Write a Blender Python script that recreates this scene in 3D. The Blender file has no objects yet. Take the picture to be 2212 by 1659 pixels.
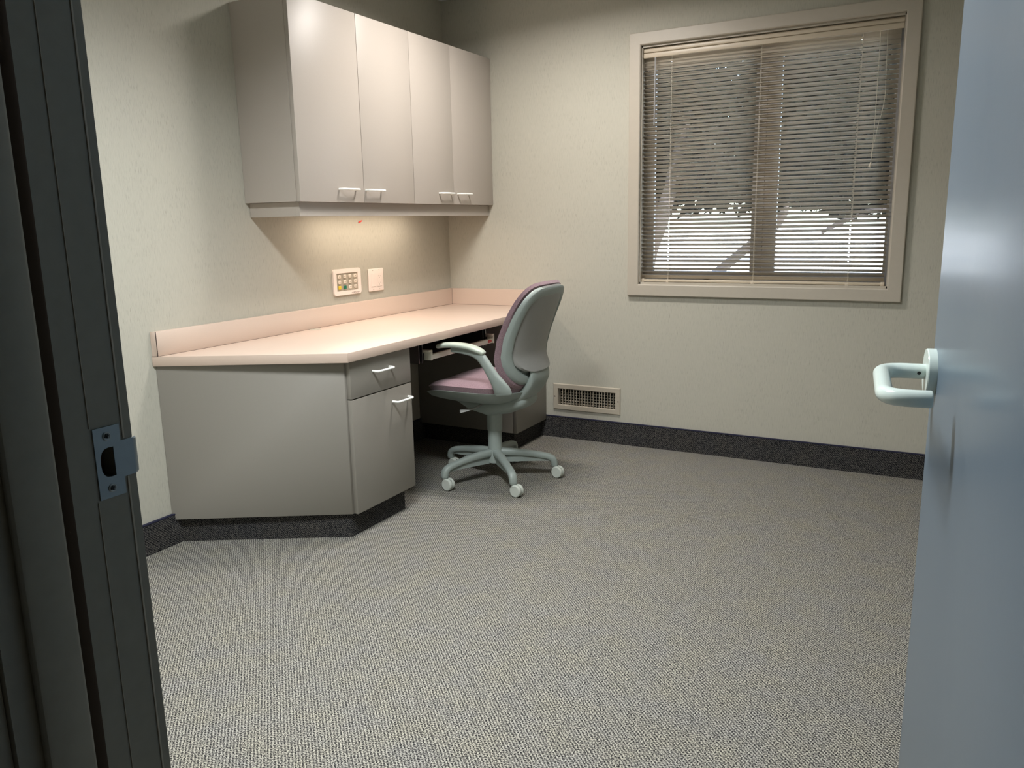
import bpy, bmesh, math, random
from mathutils import Vector, Matrix
random.seed(7)
S = bpy.context.scene
COL = S.collection
PI = math.pi

# ------------------------------------------------------------------ helpers
def lin(r, g, b):
    f = lambda c: (c/255/12.92 if c/255 <= .04045 else ((c/255+.055)/1.055)**2.4)
    return (f(r), f(g), f(b), 1)

def link(name, bm, mat, parent=None, smooth=True, angle=40):
    me = bpy.data.meshes.new(name)
    bmesh.ops.recalc_face_normals(bm, faces=bm.faces[:])
    bm.to_mesh(me); bm.free()
    mats = mat if isinstance(mat, (list, tuple)) else [mat]
    for m in mats: me.materials.append(m)
    if smooth:
        for p in me.polygons: p.use_smooth = True
        me.set_sharp_from_angle(angle=math.radians(angle))
    o = bpy.data.objects.new(name, me)
    COL.objects.link(o)
    if parent is not None: o.parent = parent
    return o

def tag(o, label=None, cat=None, group=None, kind=None):
    if label: o['label'] = label
    if cat: o['category'] = cat
    if group: o['group'] = group
    if kind: o['kind'] = kind
    return o

def empty(name, loc=(0, 0, 0), rz=0):
    o = bpy.data.objects.new(name, None); COL.objects.link(o)
    o.location = loc; o.rotation_euler = (0, 0, rz); o.empty_display_size = .1
    return o

def merge(bm, other):
    me = bpy.data.meshes.new('tmp'); other.to_mesh(me); other.free()
    bm.from_mesh(me); bpy.data.meshes.remove(me)

def box(bm, x0, x1, y0, y1, z0, z1, bev=0, seg=2, mi=0, M=None):
    t = bmesh.new()
    vs = [t.verts.new((x, y, z)) for x in (x0, x1) for y in (y0, y1) for z in (z0, z1)]
    for f in ((0,1,3,2),(4,6,7,5),(0,4,5,1),(2,3,7,6),(0,2,6,4),(1,5,7,3)):
        t.faces.new([vs[i] for i in f])
    bmesh.ops.recalc_face_normals(t, faces=t.faces[:])
    if bev: bmesh.ops.bevel(t, geom=t.edges[:], offset=bev, segments=seg, profile=.5, affect='EDGES', clamp_overlap=True)
    for f in t.faces: f.material_index = mi
    if M is not None: t.transform(M)
    merge(bm, t)
    return bm

def prism(bm, poly, z0, z1, bev=0, seg=2, mi=0, M=None):
    t = bmesh.new()
    a = [t.verts.new((x, y, z0)) for x, y in poly]; b = [t.verts.new((x, y, z1)) for x, y in poly]
    t.faces.new(a[::-1]); t.faces.new(b)
    n = len(poly)
    for i in range(n): t.faces.new((a[i], a[(i+1) % n], b[(i+1) % n], b[i]))
    bmesh.ops.recalc_face_normals(t, faces=t.faces[:])
    if bev: bmesh.ops.bevel(t, geom=t.edges[:], offset=bev, segments=seg, profile=.5, affect='EDGES', clamp_overlap=True)
    for f in t.faces: f.material_index = mi
    if M is not None: t.transform(M)
    merge(bm, t); return bm

def smoothpath(pts, n=8):
    """Catmull-Rom through tuples of any length"""
    out = []
    P = [pts[0]] + list(pts) + [pts[-1]]
    for i in range(1, len(P)-2):
        p0, p1, p2, p3 = P[i-1], P[i], P[i+1], P[i+2]
        for k in range(n):
            t = k/n
            out.append(tuple(.5*((2*b)+(-a+c)*t+(2*a-5*b+4*c-d)*t*t+(-a+3*b-3*c+d)*t**3) for a, b, c, d in zip(p0, p1, p2, p3)))
    out.append(tuple(pts[-1]))
    return out

def loft(bm, path, side=None, seg=16, mi=0, power=2.0, capround=True):
    """path items (x,y,z,a,b): a = half width along 'side', b = half height along the other normal"""
    rings = []
    n = len(path)
    items = []
    for i, p in enumerate(path):
        c = Vector(p[:3])
        q0 = Vector(path[max(0, i-1)][:3]); q1 = Vector(path[min(n-1, i+1)][:3])
        t = (q1-q0).normalized()
        items.append((c, t, p[3], p[4]))
    if capround:
        c, t, a, b = items[0]; r = min(a, b)
        pre = [(c - t*r*math.sin(w), t, a*math.cos(w)*1.0 if a == b else a-r+r*math.cos(w), b-r+r*math.cos(w) if a != b else b*math.cos(w)) for w in (1.35, 1.0, .65, .3)]
        c, t, a, b = items[-1]; r = min(a, b)
        post = [(c + t*r*math.sin(w), t, a*math.cos(w) if a == b else a-r+r*math.cos(w), b-r+r*math.cos(w) if a != b else b*math.cos(w)) for w in (.3, .65, 1.0, 1.35)]
        items = pre + items + post
    for c, t, a, b in items:
        s = Vector(side) if side is not None else (Vector((0, 0, 1)) if abs(t.z) < .9 else Vector((1, 0, 0)))
        s = (s - t*s.dot(t)).normalized(); u = t.cross(s)
        ring = []
        for k in range(seg):
            w = 2*PI*k/seg; cw, sw = math.cos(w), math.sin(w)
            e = 2/power
            ring.append(bm.verts.new(c + s*a*math.copysign(abs(cw)**e, cw) + u*b*math.copysign(abs(sw)**e, sw)))
        rings.append(ring)
    for r0, r1 in zip(rings, rings[1:]):
        for k in range(seg):
            f = bm.faces.new((r0[k], r0[(k+1) % seg], r1[(k+1) % seg], r1[k])); f.material_index = mi
    for r in (rings[0][::-1], rings[-1]):
        f = bm.faces.new(r); f.material_index = mi
    return bm

def lathe(bm, prof, seg=32, M=None, mi=0):
    """prof list of (r,z); axis z"""
    t = bmesh.new(); rings = []
    for r, z in prof:
        if r < 1e-6: rings.append([t.verts.new((0, 0, z))]*seg)
        else: rings.append([t.verts.new((r*math.cos(2*PI*k/seg), r*math.sin(2*PI*k/seg), z)) for k in range(seg)])
    for a, b in zip(rings, rings[1:]):
        for k in range(seg):
            vs = [a[k], a[(k+1) % seg], b[(k+1) % seg], b[k]]
            u = []
            for v in vs:
                if v not in u: u.append(v)
            if len(u) > 2: t.faces.new(u)
    if prof[0][0] > 1e-6: t.faces.new(rings[0][::-1])
    if prof[-1][0] > 1e-6: t.faces.new(rings[-1])
    for f in t.faces: f.material_index = mi
    if M is not None: t.transform(M)
    merge(bm, t); return bm

def axis(o, z, x=None):
    """matrix whose local z points along z, origin o"""
    z = Vector(z).normalized(); x = Vector(x) if x is not None else (Vector((0, 0, 1)) if abs(z.z) < .9 else Vector((1, 0, 0)))
    x = (x - z*x.dot(z)).normalized(); y = z.cross(x)
    return Matrix.Translation(Vector(o)) @ Matrix((x, y, z)).transposed().to_4x4()

def rrect(x0, x1, y0, y1, r, n=5):
    P = []
    for cx, cy, a in ((x1-r, y1-r, 0), (x0+r, y1-r, 90), (x0+r, y0+r, 180), (x1-r, y0+r, 270)):
        for k in range(n+1):
            w = math.radians(a + 90*k/n); P.append((cx+r*math.cos(w), cy+r*math.sin(w)))
    return P

def plate(bm, outer, holes, d0, d1, M=None, mi=0):
    """flat plate with holes, extruded from d0 to d1 along z (polygons as xy lists)"""
    t = bmesh.new()
    edges = []
    for loop in [outer]+holes:
        vs = [t.verts.new((x, y, d0)) for x, y in loop]
        for i in range(len(vs)): edges.append(t.edges.new((vs[i], vs[(i+1) % len(vs)])))
    bmesh.ops.triangle_fill(t, use_beauty=True, use_dissolve=False, edges=edges)
    r = bmesh.ops.extrude_face_region(t, geom=t.faces[:])
    for v in r['geom']:
        if isinstance(v, bmesh.types.BMVert): v.co.z = d1
    bmesh.ops.recalc_face_normals(t, faces=t.faces[:])
    for f in t.faces: f.material_index = mi
    if M is not None: t.transform(M)
    merge(bm, t); return bm

# ------------------------------------------------------------------ materials
def base(name, color, rough=.6, metal=0, spec=.5, emit=None, es=0):
    m = bpy.data.materials.new(name); m.use_nodes = True
    b = m.node_tree.nodes['Principled BSDF']
    b.inputs['Base Color'].default_value = color
    b.inputs['Roughness'].default_value = rough
    b.inputs['Metallic'].default_value = metal
    b.inputs['Specular IOR Level'].default_value = spec
    if emit: b.inputs['Emission Color'].default_value = emit; b.inputs['Emission Strength'].default_value = es
    return m

def N(m, t, **kw):
    n = m.node_tree.nodes.new(t)
    for k, v in kw.items():
        if hasattr(n, k): setattr(n, k, v)
        else: n.inputs[k.replace('_', ' ')].default_value = v
    return n
def L(m, a, b): m.node_tree.links.new(a, b)

def noisy(name, color, amt=.06, scale=30, rough=.6, bump=0, bscale=200, metal=0, spec=.5, stretch=(1, 1, 1)):
    m = base(name, color, rough, metal, spec); b = m.node_tree.nodes['Principled BSDF']
    tc = N(m, 'ShaderNodeTexCoord'); mp = N(m, 'ShaderNodeMapping'); mp.inputs['Scale'].default_value = stretch
    L(m, tc.outputs['Object'], mp.inputs['Vector'])
    n = N(m, 'ShaderNodeTexNoise'); n.inputs['Scale'].default_value = scale; n.inputs['Detail'].default_value = 4
    L(m, mp.outputs[0], n.inputs['Vector'])
    r = N(m, 'ShaderNodeValToRGB')
    c = color
    r.color_ramp.elements[0].position = .3; r.color_ramp.elements[1].position = .7
    r.color_ramp.elements[0].color = tuple(x*(1-amt) for x in c[:3])+(1,)
    r.color_ramp.elements[1].color = tuple(min(1, x*(1+amt)) for x in c[:3])+(1,)
    L(m, n.outputs['Fac'], r.inputs[0]); L(m, r.outputs[0], b.inputs['Base Color'])
    if bump:
        n2 = N(m, 'ShaderNodeTexNoise'); n2.inputs['Scale'].default_value = bscale
        L(m, mp.outputs[0], n2.inputs['Vector'])
        bp = N(m, 'ShaderNodeBump'); bp.inputs['Strength'].default_value = bump; bp.inputs['Distance'].default_value = .002
        L(m, n2.outputs['Fac'], bp.inputs['Height']); L(m, bp.outputs[0], b.inputs['Normal'])
    return m

def wallpaper():
    m = base('wallpaper_vinyl', (1, 1, 1, 1), .75, 0, .25); b = m.node_tree.nodes['Principled BSDF']
    tc = N(m, 'ShaderNodeTexCoord')
    mp = N(m, 'ShaderNodeMapping'); mp.inputs['Scale'].default_value = (430, 430, 34)
    L(m, tc.outputs['Object'], mp.inputs['Vector'])
    dash = N(m, 'ShaderNodeTexNoise'); dash.inputs['Scale'].default_value = 1; dash.inputs['Detail'].default_value = 2
    L(m, mp.outputs[0], dash.inputs['Vector'])
    r1 = N(m, 'ShaderNodeValToRGB'); e = r1.color_ramp.elements
    e[0].position = .30; e[0].color = lin(155, 152, 141); e[1].position = .44; e[1].color = lin(181, 179, 167)
    L(m, dash.outputs['Fac'], r1.inputs[0])
    # patchy density of the dark flecks
    big = N(m, 'ShaderNodeTexNoise'); big.inputs['Scale'].default_value = 7; big.inputs['Detail'].default_value = 5
    L(m, tc.outputs['Object'], big.inputs['Vector'])
    r2 = N(m, 'ShaderNodeValToRGB'); r2.color_ramp.elements[0].position = .38; r2.color_ramp.elements[1].position = .62
    L(m, big.outputs['Fac'], r2.inputs[0])
    mix = N(m, 'ShaderNodeMix', data_type='RGBA')
    mix.inputs[6].default_value = lin(181, 179, 167)
    L(m, r1.outputs[0], mix.inputs[7])
    ma = N(m, 'ShaderNodeMath', operation='MULTIPLY_ADD'); ma.inputs[1].default_value = .6; ma.inputs[2].default_value = .25
    L(m, r2.outputs[0], ma.inputs[0]); L(m, ma.outputs[0], mix.inputs[0])
    # fine ribs
    mp2 = N(m, 'ShaderNodeMapping'); mp2.inputs['Scale'].default_value = (600, 600, 24)
    L(m, tc.outputs['Object'], mp2.inputs['Vector'])
    fine = N(m, 'ShaderNodeTexNoise'); fine.inputs['Scale'].default_value = 1; fine.inputs['Detail'].default_value = 1
    L(m, mp2.outputs[0], fine.inputs['Vector'])
    r3 = N(m, 'ShaderNodeValToRGB'); r3.color_ramp.elements[0].position = .3; r3.color_ramp.elements[1].position = .7
    r3.color_ramp.elements[0].color = (.95, .95, .95, 1); r3.color_ramp.elements[1].color = (1.035, 1.035, 1.03, 1)
    L(m, fine.outputs['Fac'], r3.inputs[0])
    mul = N(m, 'ShaderNodeMix', data_type='RGBA', blend_type='MULTIPLY'); mul.inputs[0].default_value = 1
    L(m, mix.outputs[2], mul.inputs[6]); L(m, r3.outputs[0], mul.inputs[7])
    L(m, mul.outputs[2], b.inputs['Base Color'])
    bp = N(m, 'ShaderNodeBump'); bp.inputs['Strength'].default_value = .18; bp.inputs['Distance'].default_value = .0015
    L(m, fine.outputs['Fac'], bp.inputs['Height']); L(m, bp.outputs[0], b.inputs['Normal'])
    return m

def carpet(name, dark, mid, light, warm, vertical=False, nscale=290):
    """loop pile: rows of little loops with dark gaps between them"""
    m = base(name, (1, 1, 1, 1), .95, 0, .1); b = m.node_tree.nodes['Principled BSDF']
    tc = N(m, 'ShaderNodeTexCoord')
    nz = N(m, 'ShaderNodeTexNoise'); nz.inputs['Scale'].default_value = 120; nz.inputs['Detail'].default_value = 2
    L(m, tc.outputs['Object'], nz.inputs['Vector'])
    vm = N(m, 'ShaderNodeVectorMath', operation='MULTIPLY_ADD')
    sub = N(m, 'ShaderNodeVectorMath', operation='SUBTRACT'); sub.inputs[1].default_value = (.5, .5, .5)
    L(m, nz.outputs['Color'], sub.inputs[0])
    vm.inputs[1].default_value = (.006, .006, .006)
    L(m, sub.outputs[0], vm.inputs[0]); L(m, tc.outputs['Object'], vm.inputs[2])
    sp = N(m, 'ShaderNodeSeparateXYZ'); L(m, vm.outputs[0], sp.inputs[0])
    def mth(op, a, bb=None, c=None):
        n = N(m, 'ShaderNodeMath', operation=op)
        for i, v in enumerate((a, bb, c)):
            if v is None: continue
            if isinstance(v, (int, float)): n.inputs[i].default_value = v
            else: L(m, v, n.inputs[i])
        return n.outputs[0]
    if vertical:
        u = mth('ADD', sp.outputs[0], sp.outputs[1]); v = sp.outputs[2]
    else:
        u, v = sp.outputs[0], sp.outputs[1]
    P1 = 2*PI/.0078
    a = mth('ADD', mth('MULTIPLY', u, P1*.707), mth('MULTIPLY', v, P1*.707))
    c = mth('SUBTRACT', mth('MULTIPLY', v, P1*(.60+.35)), mth('MULTIPLY', u, P1*(.60-.35)))
    da = mth('MULTIPLY_ADD', mth('COSINE', a), .5, .5); dc = mth('MULTIPLY_ADD', mth('COSINE', c), .5, .5)
    w = mth('MULTIPLY', da, mth('MULTIPLY_ADD', dc, .6, .4))                                  # lattice of dark gaps between the loops
    n2 = N(m, 'ShaderNodeTexNoise'); n2.inputs['Scale'].default_value = nscale; n2.inputs['Detail'].default_value = 2
    mp = N(m, 'ShaderNodeMapping'); mp.inputs['Scale'].default_value = (1, 1, 1)
    L(m, tc.outputs['Object'], mp.inputs['Vector']); L(m, mp.outputs[0], n2.inputs['Vector'])
    h = mth('MULTIPLY_ADD', w, -.31, mth('MULTIPLY', n2.outputs['Fac'], 1.45))
    r = N(m, 'ShaderNodeValToRGB'); e = r.color_ramp.elements
    e[0].position = .40; e[0].color = dark; e[1].position = .84; e[1].color = light
    x = e.new(.60); x.color = mid
    L(m, h, r.inputs[0])
    n3 = N(m, 'ShaderNodeTexNoise'); n3.inputs['Scale'].default_value = 9; n3.inputs['Detail'].default_value = 6
    L(m, tc.outputs['Object'], n3.inputs['Vector'])
    r3 = N(m, 'ShaderNodeValToRGB'); r3.color_ramp.elements[0].position = .35; r3.color_ramp.elements[1].position = .7
    r3.color_ramp.elements[0].color = (.96, .97, 1.0, 1); r3.color_ramp.elements[1].color = warm
    L(m, n3.outputs['Fac'], r3.inputs[0])
    mul = N(m, 'ShaderNodeMix', data_type='RGBA', blend_type='MULTIPLY'); mul.inputs[0].default_value = 1
    L(m, r.outputs[0], mul.inputs[6]); L(m, r3.outputs[0], mul.inputs[7]); L(m, mul.outputs[2], b.inputs['Base Color'])
    bp = N(m, 'ShaderNodeBump'); bp.inputs['Strength'].default_value = .8; bp.inputs['Distance'].default_value = .003
    L(m, h, bp.inputs['Height']); L(m, bp.outputs[0], b.inputs['Normal'])
    return m

M_wall = wallpaper()
M_ceil = noisy('ceiling_paint', lin(212, 215, 218), .02, 60, .9, .2)
M_carpet = carpet('loop_carpet', lin(33, 33, 35), lin(108, 106, 102), lin(181, 178, 167), (1.03, 1.02, .955, 1))
M_cbase = carpet('dark_base_carpet', lin(14, 15, 18), lin(52, 52, 55), lin(104, 102, 98), (1.05, 1.02, .97, 1), vertical=True, nscale=360)
M_bind = base('navy_binding', lin(22, 24, 52), .8)
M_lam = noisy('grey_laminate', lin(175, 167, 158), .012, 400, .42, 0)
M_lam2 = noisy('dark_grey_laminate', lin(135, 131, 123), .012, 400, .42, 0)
M_lamedge = noisy('grey_laminate_edge', lin(176, 168, 158), .02, 300, .45)
M_top = noisy('peach_laminate', lin(202, 182, 167), .01, 200, .38)
M_seam = base('dark_seam', lin(60, 50, 45), .8)
M_gap = base('cabinet_interior', lin(70, 66, 62), .8)
M_pull = base('white_pull', lin(238, 240, 236), .25)
M_trim = noisy('taupe_trim_paint', lin(178, 171, 158), .015, 40, .4)
M_jamb = noisy('dark_jamb_paint', lin(140, 138, 128), .04, 60, .45)
M_gask = base('brown_weatherstrip', lin(52, 38, 24), .9)
M_door = noisy('blue_grey_door_paint', lin(96, 111, 124), .012, 12, .29, .04, 40, 0, .55)
M_lever = base('pale_lever_nylon', lin(196, 208, 202), .18)
M_steel = noisy('satin_steel', lin(150, 160, 165), .03, 80, .38, 0, metal=.75)
M_hole = base('latch_hole_wood', lin(70, 42, 24), .9)
M_black = base('black_plastic', lin(16, 16, 17), .5)
M_chair = noisy('grey_green_plastic', lin(146, 156, 151), .02, 90, .42)
M_chair2 = noisy('grey_shell_plastic', lin(150, 150, 146), .02, 90, .5)
M_pad = base('armrest_pad', lin(176, 186, 174), .33)
M_wheel = base('caster_nylon', lin(196, 202, 194), .3)
M_white = base('white_switch_plastic', lin(240, 228, 220), .3)
M_btn = base('keypad_button', lin(232, 222, 208), .4)
M_key = base('keypad_grey', lin(176, 168, 152), .5)
M_yel = base('yellow_button', lin(226, 196, 52), .4)
M_grn = base('green_button', lin(24, 112, 84), .4)
M_mark = base('grey_print', lin(172, 160, 150), .6)
M_red = base('red_badge', lin(200, 50, 45), .4)
M_redpin = base('red_pin', lin(225, 60, 50), .5)
M_slat = base('beige_slat', lin(186, 176, 160), .38)
M_rail = base('blind_rail', lin(196, 184, 164), .35)
M_cord = base('cord', lin(214, 206, 190), .8)
M_sash = noisy('sash_paint', lin(150, 146, 142), .02, 60, .5)
M_chrome = base('chrome', lin(190, 190, 195), .25, 1)
M_tray = base('dark_tray', lin(38, 37, 38), .5)
M_rail2 = base('cream_metal', lin(218, 216, 200), .4)
M_vent = noisy('beige_register', lin(178, 170, 155), .015, 50, .4)
M_duct = base('duct_dark', lin(20, 18, 16), .9)

def fabric():
    m = base('mauve_upholstery', (1, 1, 1, 1), .95, 0, .15); b = m.node_tree.nodes['Principled BSDF']
    tc = N(m, 'ShaderNodeTexCoord')
    n = N(m, 'ShaderNodeTexNoise'); n.inputs['Scale'].default_value = 620; n.inputs['Detail'].default_value = 2
    L(m, tc.outputs['Object'], n.inputs['Vector'])
    r = N(m, 'ShaderNodeValToRGB'); e = r.color_ramp.elements
    e[0].position = .36; e[0].color = lin(120, 98, 106); e[1].position = .66; e[1].color = lin(164, 138, 143)
    L(m, n.outputs['Fac'], r.inputs[0]); L(m, r.outputs[0], b.inputs['Base Color'])
    bp = N(m, 'ShaderNodeBump'); bp.inputs['Strength'].default_value = .4; bp.inputs['Distance'].default_value = .002
    L(m, n.outputs['Fac'], bp.inputs['Height']); L(m, bp.outputs[0], b.inputs['Normal'])
    b.inputs['Sheen Weight'].default_value = .2
    return m
M_fab = fabric()

def glass():
    m = bpy.data.materials.new('window_glass'); m.use_nodes = True; nt = m.node_tree
    nt.nodes.clear()
    out = nt.nodes.new('ShaderNodeOutputMaterial'); mx = nt.nodes.new('ShaderNodeMixShader')
    tr = nt.nodes.new('ShaderNodeBsdfTransparent'); gl = nt.nodes.new('ShaderNodeBsdfGlossy'); gl.inputs['Roughness'].default_value = .02
    tr.inputs['Color'].default_value = (.93, .95, .96, 1)
    fr = nt.nodes.new('ShaderNodeFresnel'); fr.inputs['IOR'].default_value = 1.45
    nt.links.new(fr.outputs[0], mx.inputs[0]); nt.links.new(tr.outputs[0], mx.inputs[1]); nt.links.new(gl.outputs[0], mx.inputs[2])
    nt.links.new(mx.outputs[0], out.inputs[0]); return m
M_glass = glass()
M_acr = base('clear_wand', lin(225, 225, 225), .15); M_acr.node_tree.nodes['Principled BSDF'].inputs['Transmission Weight'].default_value = .6

# ------------------------------------------------------------------ room shell
CEIL = 2.4395; XR = 3.35; YD = -3.546; YH = -3.697      # ceiling, right wall, room / hall faces of the door wall
JX0, JX1 = 1.895, 2.756; DH = 2.07
def struct(name, bm, mat, label=None, smooth=False):
    o = link(name, bm, mat, None, smooth); o['kind'] = 'structure'
    if label: o['label'] = label
    return o
bm = bmesh.new(); box(bm, -.1, XR+.1, YH-1.9, .12, -.1, 0)
struct('floor', bm, M_carpet, 'grey and tan loop pile carpet floor')
bm = bmesh.new(); box(bm, -.1, XR+.1, YH-1.9, .14, CEIL, CEIL+.1)
struct('ceiling', bm, M_ceil, 'pale painted ceiling')
bm = bmesh.new(); box(bm, -.12, 0, YD, .14, 0, CEIL)
struct('wall_left', bm, M_wall, 'beige textured vinyl wallpaper wall behind the desk')
# window wall with opening
WX0, WX1, WZ0, WZ1 = 1.1215, 2.4324, .8277, 2.1307
CW = .060
OX0, OX1, OZ0, OZ1 = WX0+CW-.006, WX1-CW+.006, WZ0+CW-.002, WZ1-CW+.002
VX0, VX1, VZ0, VZ1 = .6744, 1.082, .1642, .3149
bm = bmesh.new()
Mw = axis((0, 0, 0), (0, 1, 0), (1, 0, 0))       # local x->world x, local y -> world -z
Mw = Matrix(((1, 0, 0, 0), (0, 0, 1, 0), (0, 1, 0, 0), (0, 0, 0, 1)))  # (x,y,z)->(x,z,y)
rc = lambda x0, x1, z0, z1: [(x0, z0), (x1, z0), (x1, z1), (x0, z1)]
plate(bm, rc(-.12, XR+.12, 0, CEIL), [rc(OX0, OX1, OZ0, OZ1), rc(VX0+.028, VX1-.03, VZ0+.024, VZ1-.026)], 0, .14, Mw)
struct('wall_back', bm, M_wall, 'beige textured wallpaper wall holding the window')
bm = bmesh.new(); box(bm, XR, XR+.12, YD, .14, 0, CEIL)
struct('wall_right', bm, M_wall)
bm = bmesh.new()
plate(bm, [(-.12, 0), (JX0-.03, 0), (JX0-.03, DH+.03), (JX1+.03, DH+.03), (JX1+.03, 0), (XR+.12, 0), (XR+.12, CEIL), (-.12, CEIL)], [], YH, YD, Mw)
struct('wall_front', bm, M_wall, 'wall around the doorway')
# hallway outside the door
M_hall = noisy('hall_paint', lin(150, 140, 122), .03, 30, .8)
bm = bmesh.new(); box(bm, -.2, -.1, YH-1.9, YH, 0, CEIL); struct('wall_hall_left', bm, M_hall)
bm = bmesh.new(); box(bm, XR+.1, XR+.2, YH-1.9, YH, 0, CEIL); struct('wall_hall_right', bm, M_hall)
bm = bmesh.new(); box(bm, -.2, XR+.2, YH-2.0, YH-1.9, 0, CEIL); struct('wall_hall_front', bm, M_hall)

# carpet baseboards with navy binding
def baseboard(name, x0, x1, y0, y1, label):
    bm = bmesh.new(); box(bm, x0, x1, y0, y1, 0, .1205, mi=0)
    box(bm, x0, x1+(.0015 if x1 < .1 else 0), y0-(.0015 if y0 < -.005 and y1 > -.02 else 0), y1, .1205, .1245, mi=1)
    o = link(name, bm, [M_cbase, M_bind], None, False); o['kind'] = 'structure'; o['label'] = label
baseboard('baseboard_back', 0.012, XR, -.012, 0, 'dark carpet base strip with navy bound top edge under the window wall')
baseboard('baseboard_left', 0, .012, YD, 0, 'dark carpet base strip with navy bound top edge along the left wall')
baseboard('baseboard_right', XR-.012, XR, YD, -.012, 'dark carpet base strip on the right wall')

# ------------------------------------------------------------------ door frame (jamb) and strike
frame = empty('trim_1', (JX0, YD, 0)); tag(frame, 'dark painted door frame with stop and strike plate at left edge', kind='structure')
def child(name, bm, mat, parent, smooth=True):
    bm.transform(Matrix.Translation(-Vector(parent.location)) if parent.rotation_euler.z == 0 else parent.matrix_local.inverted())
    return link(name, bm, mat, parent, smooth)
YS = -3.613       # room-side face of the stop
strike_c = .9955
for sgn, xj in ((1, JX0), (-1, JX1)):
    bm = bmesh.new()
    X = lambda a, b: (xj+min(a*sgn, b*sgn), xj+max(a*sgn, b*sgn))
    hole = (strike_c-.0165, strike_c+.0165)
    if sgn == 1:                       # leave a real latch hole in the strike-side jamb
        box(bm, *X(-.03, 0), YH, -3.587, 0, DH+.03)
        box(bm, *X(-.03, 0), -3.587, YD, 0, hole[0])
        box(bm, *X(-.03, 0), -3.587, YD, hole[1], DH+.03)
        box(bm, *X(-.03, -.020), -3.587, YD, hole[0], hole[1], mi=1)
        box(bm, *X(-.03, 0), -3.587, -3.584, hole[0], hole[1]); box(bm, *X(-.03, 0), -3.567, YD, hole[0], hole[1])
    else:
        box(bm, *X(-.03, 0), YH, YD, 0, DH+.03, .001)
    # beads at the room edge and seam; paler colour paints in the edge highlight
    [box(bm, *X(0, .0012), ya, yb, za, zb_, .0004, mi=2) for ya, yb, gp in ((-3.5568, -3.5548, .0195), (-3.5905, -3.5897, .037)) for za, zb_ in ((0, strike_c-gp), (strike_c+gp, DH))]
    child('jamb', bm, [M_jamb, M_hole, M_trim], frame, False)
    bm = bmesh.new(); box(bm, *X(0, .013), -3.676, YS-.019, 0, DH, .004)
    child('door_stop', bm, M_jamb, frame)
    bm = bmesh.new(); box(bm, *X(0, .0075), YS-.019, YS-.005, 0, DH, .003)
    child('weatherstrip', bm, M_gask, frame)
    bm = bmesh.new(); box(bm, *X(-.045, -.006), YH-.014, YH, 0, DH+.045, .003); box(bm, *X(-.075, -.045), YH-.020, YH, 0, DH+.07, .004)
    child('casing', bm, M_jamb, frame)
    bm = bmesh.new(); box(bm, *X(-.085, -.026), YD, YD+.012, 0, DH+.06, .003)
    if sgn == 1: child('casing', bm, M_jamb, frame)
    else: bm.free()
bm = bmesh.new(); box(bm, JX0-.03, JX1+.03, YH, YD, DH, DH+.03)
child('head_jamb', bm, M_jamb, frame, False)
# strike plate
bm = bmesh.new()
hy0, hy1 = -3.5835, -3.5685
z0, z1 = strike_c-.0355, strike_c+.0355; yl, yr, lip = -3.5880, -3.5600, -3.5465
outer = [(yl, z0), (yr, z0), (yr, strike_c-.0185), (lip, strike_c-.0185), (lip, strike_c+.0185), (yr, strike_c+.0185), (yr, z1), (yl, z1)]
holeD = [(hy1, strike_c-.0145)] + [(hy1, strike_c+.0145)]
rad = hy1-hy0
for k in range(9):
    w = math.radians(90 + 180*k/8)
    cw, sw = math.cos(w), math.sin(w)
    holeD.append((hy0+.010+.010*math.copysign(abs(cw)**.8, cw), strike_c+.0148*math.copysign(abs(sw)**.8, sw)))
My = Matrix(((0, 0, 1, JX0), (1, 0, 0, 0), (0, 1, 0, 0), (0, 0, 0, 1)))   # (x,y,z)->(z+JX0, x, y)
plate(bm, outer, [holeD], .0, .0016, My)
# curled lip over the edge
loft(bm, [(JX0+.0004-.006*(1-math.cos(t)), lip+.006*math.sin(t), strike_c, .0185, .0009) for t in (0, .3, .6, .9, 1.2)], side=(0, 0, 1), seg=8, power=8, capround=False)
st = child('strike_plate', bm, M_steel, frame, False); st['label'] = 'satin steel strike plate with latch hole'
for zc in (strike_c+.0262, strike_c-.0262):
    bm = bmesh.new(); yc = -3.5745
    lathe(bm, [(0, .0014), (.0012, .0014), (.0036, .0026), (.0043, .0022), (.0044, .0010)], 20, axis((JX0, yc, zc), (1, 0, 0)))
    for a in (25, 115):
        Mc = axis((JX0+.0021, yc, zc), (1, 0, 0)) @ Matrix.Rotation(math.radians(a), 4, 'Z')
        box(bm, -.0022, .0022, -.0006, .0006, 0, .0007, mi=1, M=Mc)
    child('screw', bm, [M_steel, M_black], frame).parent = frame

# ------------------------------------------------------------------ door
PHI = math.radians(7.8)
door = empty('door_1', (JX1, -3.535, 0), 0); door.rotation_euler = (0, 0, PI/2+PHI)
tag(door, 'blue grey flush door standing open at the right edge', kind='structure')
# local x runs along the door to its free edge, local y = left of it (towards the camera side face)
bm = bmesh.new(); box(bm, .004, .868, .0, .044, .008, DH-.004, .0015)
link('door_leaf', bm, M_door, door)
bm = bmesh.new(); box(bm, .8675, .8692, .009, .035, .935, 1.045, .0003); link('latch_plate', bm, M_steel, door)
HX, HZ, HY = .845, .984, .044
hd = bpy.data.objects.new('door_handle', None)
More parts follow.
